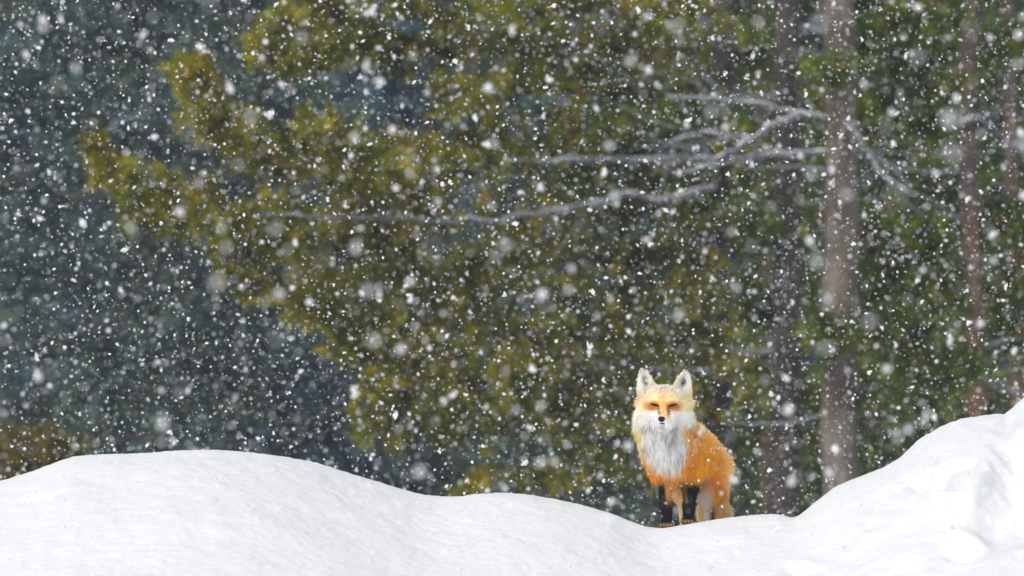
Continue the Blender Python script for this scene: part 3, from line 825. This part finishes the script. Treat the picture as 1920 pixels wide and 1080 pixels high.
# nose leather
uu, vv = np.meshgrid(np.linspace(0, 2 * np.pi, 24, endpoint=False), np.linspace(.02, np.pi - .02, 14))
nh, _ = on_front(NOSE[0], NOSE[2]); NY = nh.y + .004
sx = np.sin(vv) * np.cos(uu); sz = np.cos(vv); sy = np.sin(vv) * np.sin(uu)
wdn = .0140 * (1 + .22 * sz)
NV_ = np.stack([NOSE[0] + sx * wdn, NY + sy * .012, NOSE[2] + .0005 + sz * .0120], -1)
nos = np.exp(-((np.abs(sx) - .42) / .16) ** 2 - ((sz + .15) / .22) ** 2) * (sy < 0); NV_[..., 1] += nos * .005
I2 = np.arange(14 * 24).reshape(14, 24); I3 = np.roll(I2, -1, 1)
link('nose', np_mesh('nose', NV_.reshape(-1, 3), np.stack([I2[:-1], I3[:-1], I3[1:], I2[1:]], -1).reshape(-1, 4)), M_BLACK, FOX)
# mouth: a short dark lip line
mp = []
for k in range(9):
    s = -1 + k / 4; xx = NOSE[0] + .002 + s * .0105; zz = NOSE[2] - .0175 + .0016 * abs(s)
    h, _ = on_front(xx, zz); mp.append((xx, h.y - .001, zz))
V, F = tube_np(mp, [.0012, .002, .0024, .0026, .0028, .0026, .0024, .002, .0012], 6); link('mouth', np_mesh('mouth', V, F), M_DARK, FOX)
# whiskers
for sg in (-1, 1):
    for k in range(4):
        x0 = HC[0] - .008 + sg * .026; z0 = HC[2] - .045 - .007 * k
        h, _ = on_front(x0, z0)
        p = [(x0, h.y, z0), (x0 + sg * .025, h.y - .004, z0 + .003 - .003 * k), (x0 + sg * (.05 + .006 * k), h.y + .012, z0 - .004 - .008 * k)]
        V, F = tube_np(p, [.0004, .0003, .0001], 4); link('whisker', np_mesh('whisker', V, F), M_DARK, FOX)
# claws / toes
def toe_mesh():
    V, F = tube_np(smooth_poly([(0, .012, .004), (0, 0, .006), (0, -.012, .001), (0, -.016, -.004)], 8), [.004, .0075, .008, .0078, .0068, .005, .003, .0012], 8); return np_mesh('toe', V, F)
tm = toe_mesh(); M_TOE = mat_plain('toe_fur', (.22, .14, .055), .9, .1); tm.materials.append(M_TOE)
for cx, cy, cz in ((-.036, -.045, gL + .012), (.048, -.002, gR + .012)):
    for k in range(4):
        o = bpy.data.objects.new('toe', tm); COL.objects.link(o); o.parent = FOX
        o.location = (cx + (k - 1.5) * .0115, cy - .004 + .006 * abs(k - 1.5), cz - .004); o.rotation_euler = (0, 0, (k - 1.5) * .18)

# ------------------------------------------------------------------ snow flakes
def flake_shape(n, el):
    if n == 0:
        V = np.array([[1, 0, 0], [-1, 0, 0], [0, 1, 0], [0, -1, 0], [0, 0, 1], [0, 0, -1]], float)
        F = np.array([[0, 2, 4], [2, 1, 4], [1, 3, 4], [3, 0, 4], [2, 0, 5], [1, 2, 5], [3, 1, 5], [0, 3, 5]])
    V = V * rng.uniform(.6, 1.3, (6, 1)) + rng.normal(size=(6, 3)) * .18
    V[:, 0] *= el; return V, F
SHAPES = [flake_shape(0, e) for e in (1, 1.2, 1.5, .8, 1.8, 1.1, 1.0, 1.35)]
def rot(N):
    q = unit(rng.normal(size=(N, 4))); a, b, c, d = q.T
    return np.stack([np.stack([1 - 2 * (c * c + d * d), 2 * (b * c - a * d), 2 * (b * d + a * c)], -1), np.stack([2 * (b * c + a * d), 1 - 2 * (b * b + d * d), 2 * (c * d - a * b)], -1),
                     np.stack([2 * (b * d - a * c), 2 * (c * d + a * b), 1 - 2 * (b * b + c * c)], -1)], 1)
def flakes_np(P, R):
    Vs, Fs, off = [], [], 0
    pickd = rng.integers(0, len(SHAPES), len(P)); M = rot(len(P))
    for k, (SV, SF) in enumerate(SHAPES):
        i = np.where(pickd == k)[0]
        V = np.einsum('nij,vj->nvi', M[i], SV) * R[i][:, None, None] + P[i][:, None]
        Vs.append(V.reshape(-1, 3)); Fs.append((np.arange(len(i))[:, None, None] * 6 + SF[None]).reshape(-1, 3) + off); off += len(i) * 6
    return np.vstack(Vs), np.vstack(Fs)

# falling snow: even in space, from the air in front of the fox back to the trees
rng = np.random.default_rng(15)
NF = 185000
d0, d1_ = 16.0, 58.0
dd = (rng.uniform(d0 ** 3, d1_ ** 3, NF)) ** (1 / 3)
fx = rng.uniform(-1.28, 1.28, NF) * TANX * dd; fz = CAM_Z + dd * (math.tan(PITCH) + rng.uniform(-1.25, 1.3, NF) * TANX * .5625)
FP = np.stack([fx, dd - DIST, fz], 1)
FR = np.exp(rng.normal(math.log(.0020), .64, NF)).clip(.0010, .012)
FR = np.where((dd < 28) & (rng.random(NF) < .16), (FR * 3.2).clip(0, .015), FR)
ok = rng.random(NF) < np.interp(dd, [16, 22, 28, 31.5, 40, 48, 58], [.10, .22, .42, 1, .9, .35, .15])     # the squall is thickest around the bank
ok &= FP[:, 2] > ground_z(FP[:, 0], FP[:, 1]) + .03
rel = FP - np.array([FX, 0, 0]); ok &= ~((np.abs(rel[:, 0] - .05) < .25) & (rel[:, 1] > -.35) & (rel[:, 1] < .7) & (rel[:, 2] < .66))
FP, FR, dd = FP[ok], FR[ok], dd[ok]
infr = (np.abs(FP[:, 0]) < TANX * dd * .99) & (np.abs(FP[:, 2] - CAM_Z - dd * math.tan(PITCH)) < TANX * dd * .5625 * .98) & (dd > 24) & (dd < 40)
score = np.where(infr, FR / dd, 0); big = np.argsort(-score)[:300]
V, F = flakes_np(np.delete(FP, big, 0), np.delete(FR, big))
tag(link('falling_snow', np_mesh('falling_snow', V, F, None, False), M_FLAKE), 'thousands of small white snowflakes falling through the whole scene', 'snow', kind='stuff')
fm = []
for SV, SF in SHAPES:
    # larger clumps: three crystals stuck together
    Vb, Fb = SV, SF
    me = np_mesh('snowflake', np.vstack([Vb, Vb[:, [1, 2, 0]] * .7 + [.8, .3, -.3]]), np.vstack([Fb, Fb + 6]), None, False); me.materials.append(M_FLAKE); fm.append(me)
for k, i in enumerate(big):
    o = bpy.data.objects.new('snowflake', fm[k % len(fm)]); COL.objects.link(o)
    o.location = FP[i]; o.scale = (FR[i] * .9,) * 3; o.rotation_euler = rng.uniform(0, 6.28, 3)
    tag(o, 'large white clumped snowflake drifting down through the air', 'snowflake', 'large snowflakes in the air')

# snow caught in the fox's fur
cand = rng.choice(NH, 9000, replace=False)
hp, hn = HP[cand], HN[cand]
hx = hp[:, 0] - HC[0]; hz = hp[:, 2] - HC[2]
pr_ = .95 * sm01(.25, .75, hn[:, 2]) * sm01(.40, .43, hp[:, 2]) * (hp[:, 1] < .02) * sm01(.075, .03, np.abs(hx)) * sm01(.0, .03, hz)
pr_ += .30 * sm01(.1, .7, hn[:, 2]) * (hp[:, 2] > .28) + .035 * (hp[:, 2] > .22)
pr_ += .6 * (hp[:, 2] > .605)
pr_ *= 1 - .97 * sm01(.05, .02, np.abs(hz + .0)) * (hp[:, 1] < -.15) * (hz < .02)
sel = rng.random(len(cand)) < pr_
sp = hp[sel] + hn[sel] * (HL[cand][sel] * .42)[:, None] + np.array([0, 0, .002])
V, F = flakes_np(sp, np.exp(rng.normal(math.log(.0024), .40, sel.sum())).clip(.001, .005))
tag(link('snow_dusting', np_mesh('snow_dusting', V, F, None, False), M_FLAKE, FOX), 'white flakes caught in the fur of head and back', kind='stuff')

# ------------------------------------------------------------------ haze of the snowfall
HB = np.array([[x, y, z] for x in (-120, 120) for y in (-45, 175) for z in (-3.5, 60)], float)
HF = np.array([[0, 1, 3, 2], [4, 6, 7, 5], [0, 4, 5, 1], [2, 3, 7, 6], [0, 2, 6, 4], [1, 5, 7, 3]])
hm = bpy.data.materials.new('haze'); hm.use_nodes = True; hn_ = hm.node_tree; hn_.nodes.clear()
ho = hn_.nodes.new('ShaderNodeOutputMaterial'); pv = hn_.nodes.new('ShaderNodeVolumePrincipled')
pv.inputs['Color'].default_value = (.78, .90, 1, 1); pv.inputs['Density'].default_value = .0006
hn_.links.new(pv.outputs[0], ho.inputs['Volume'])
tag(link('haze', np_mesh('haze', HB, HF, None, False), hm), kind='stuff')
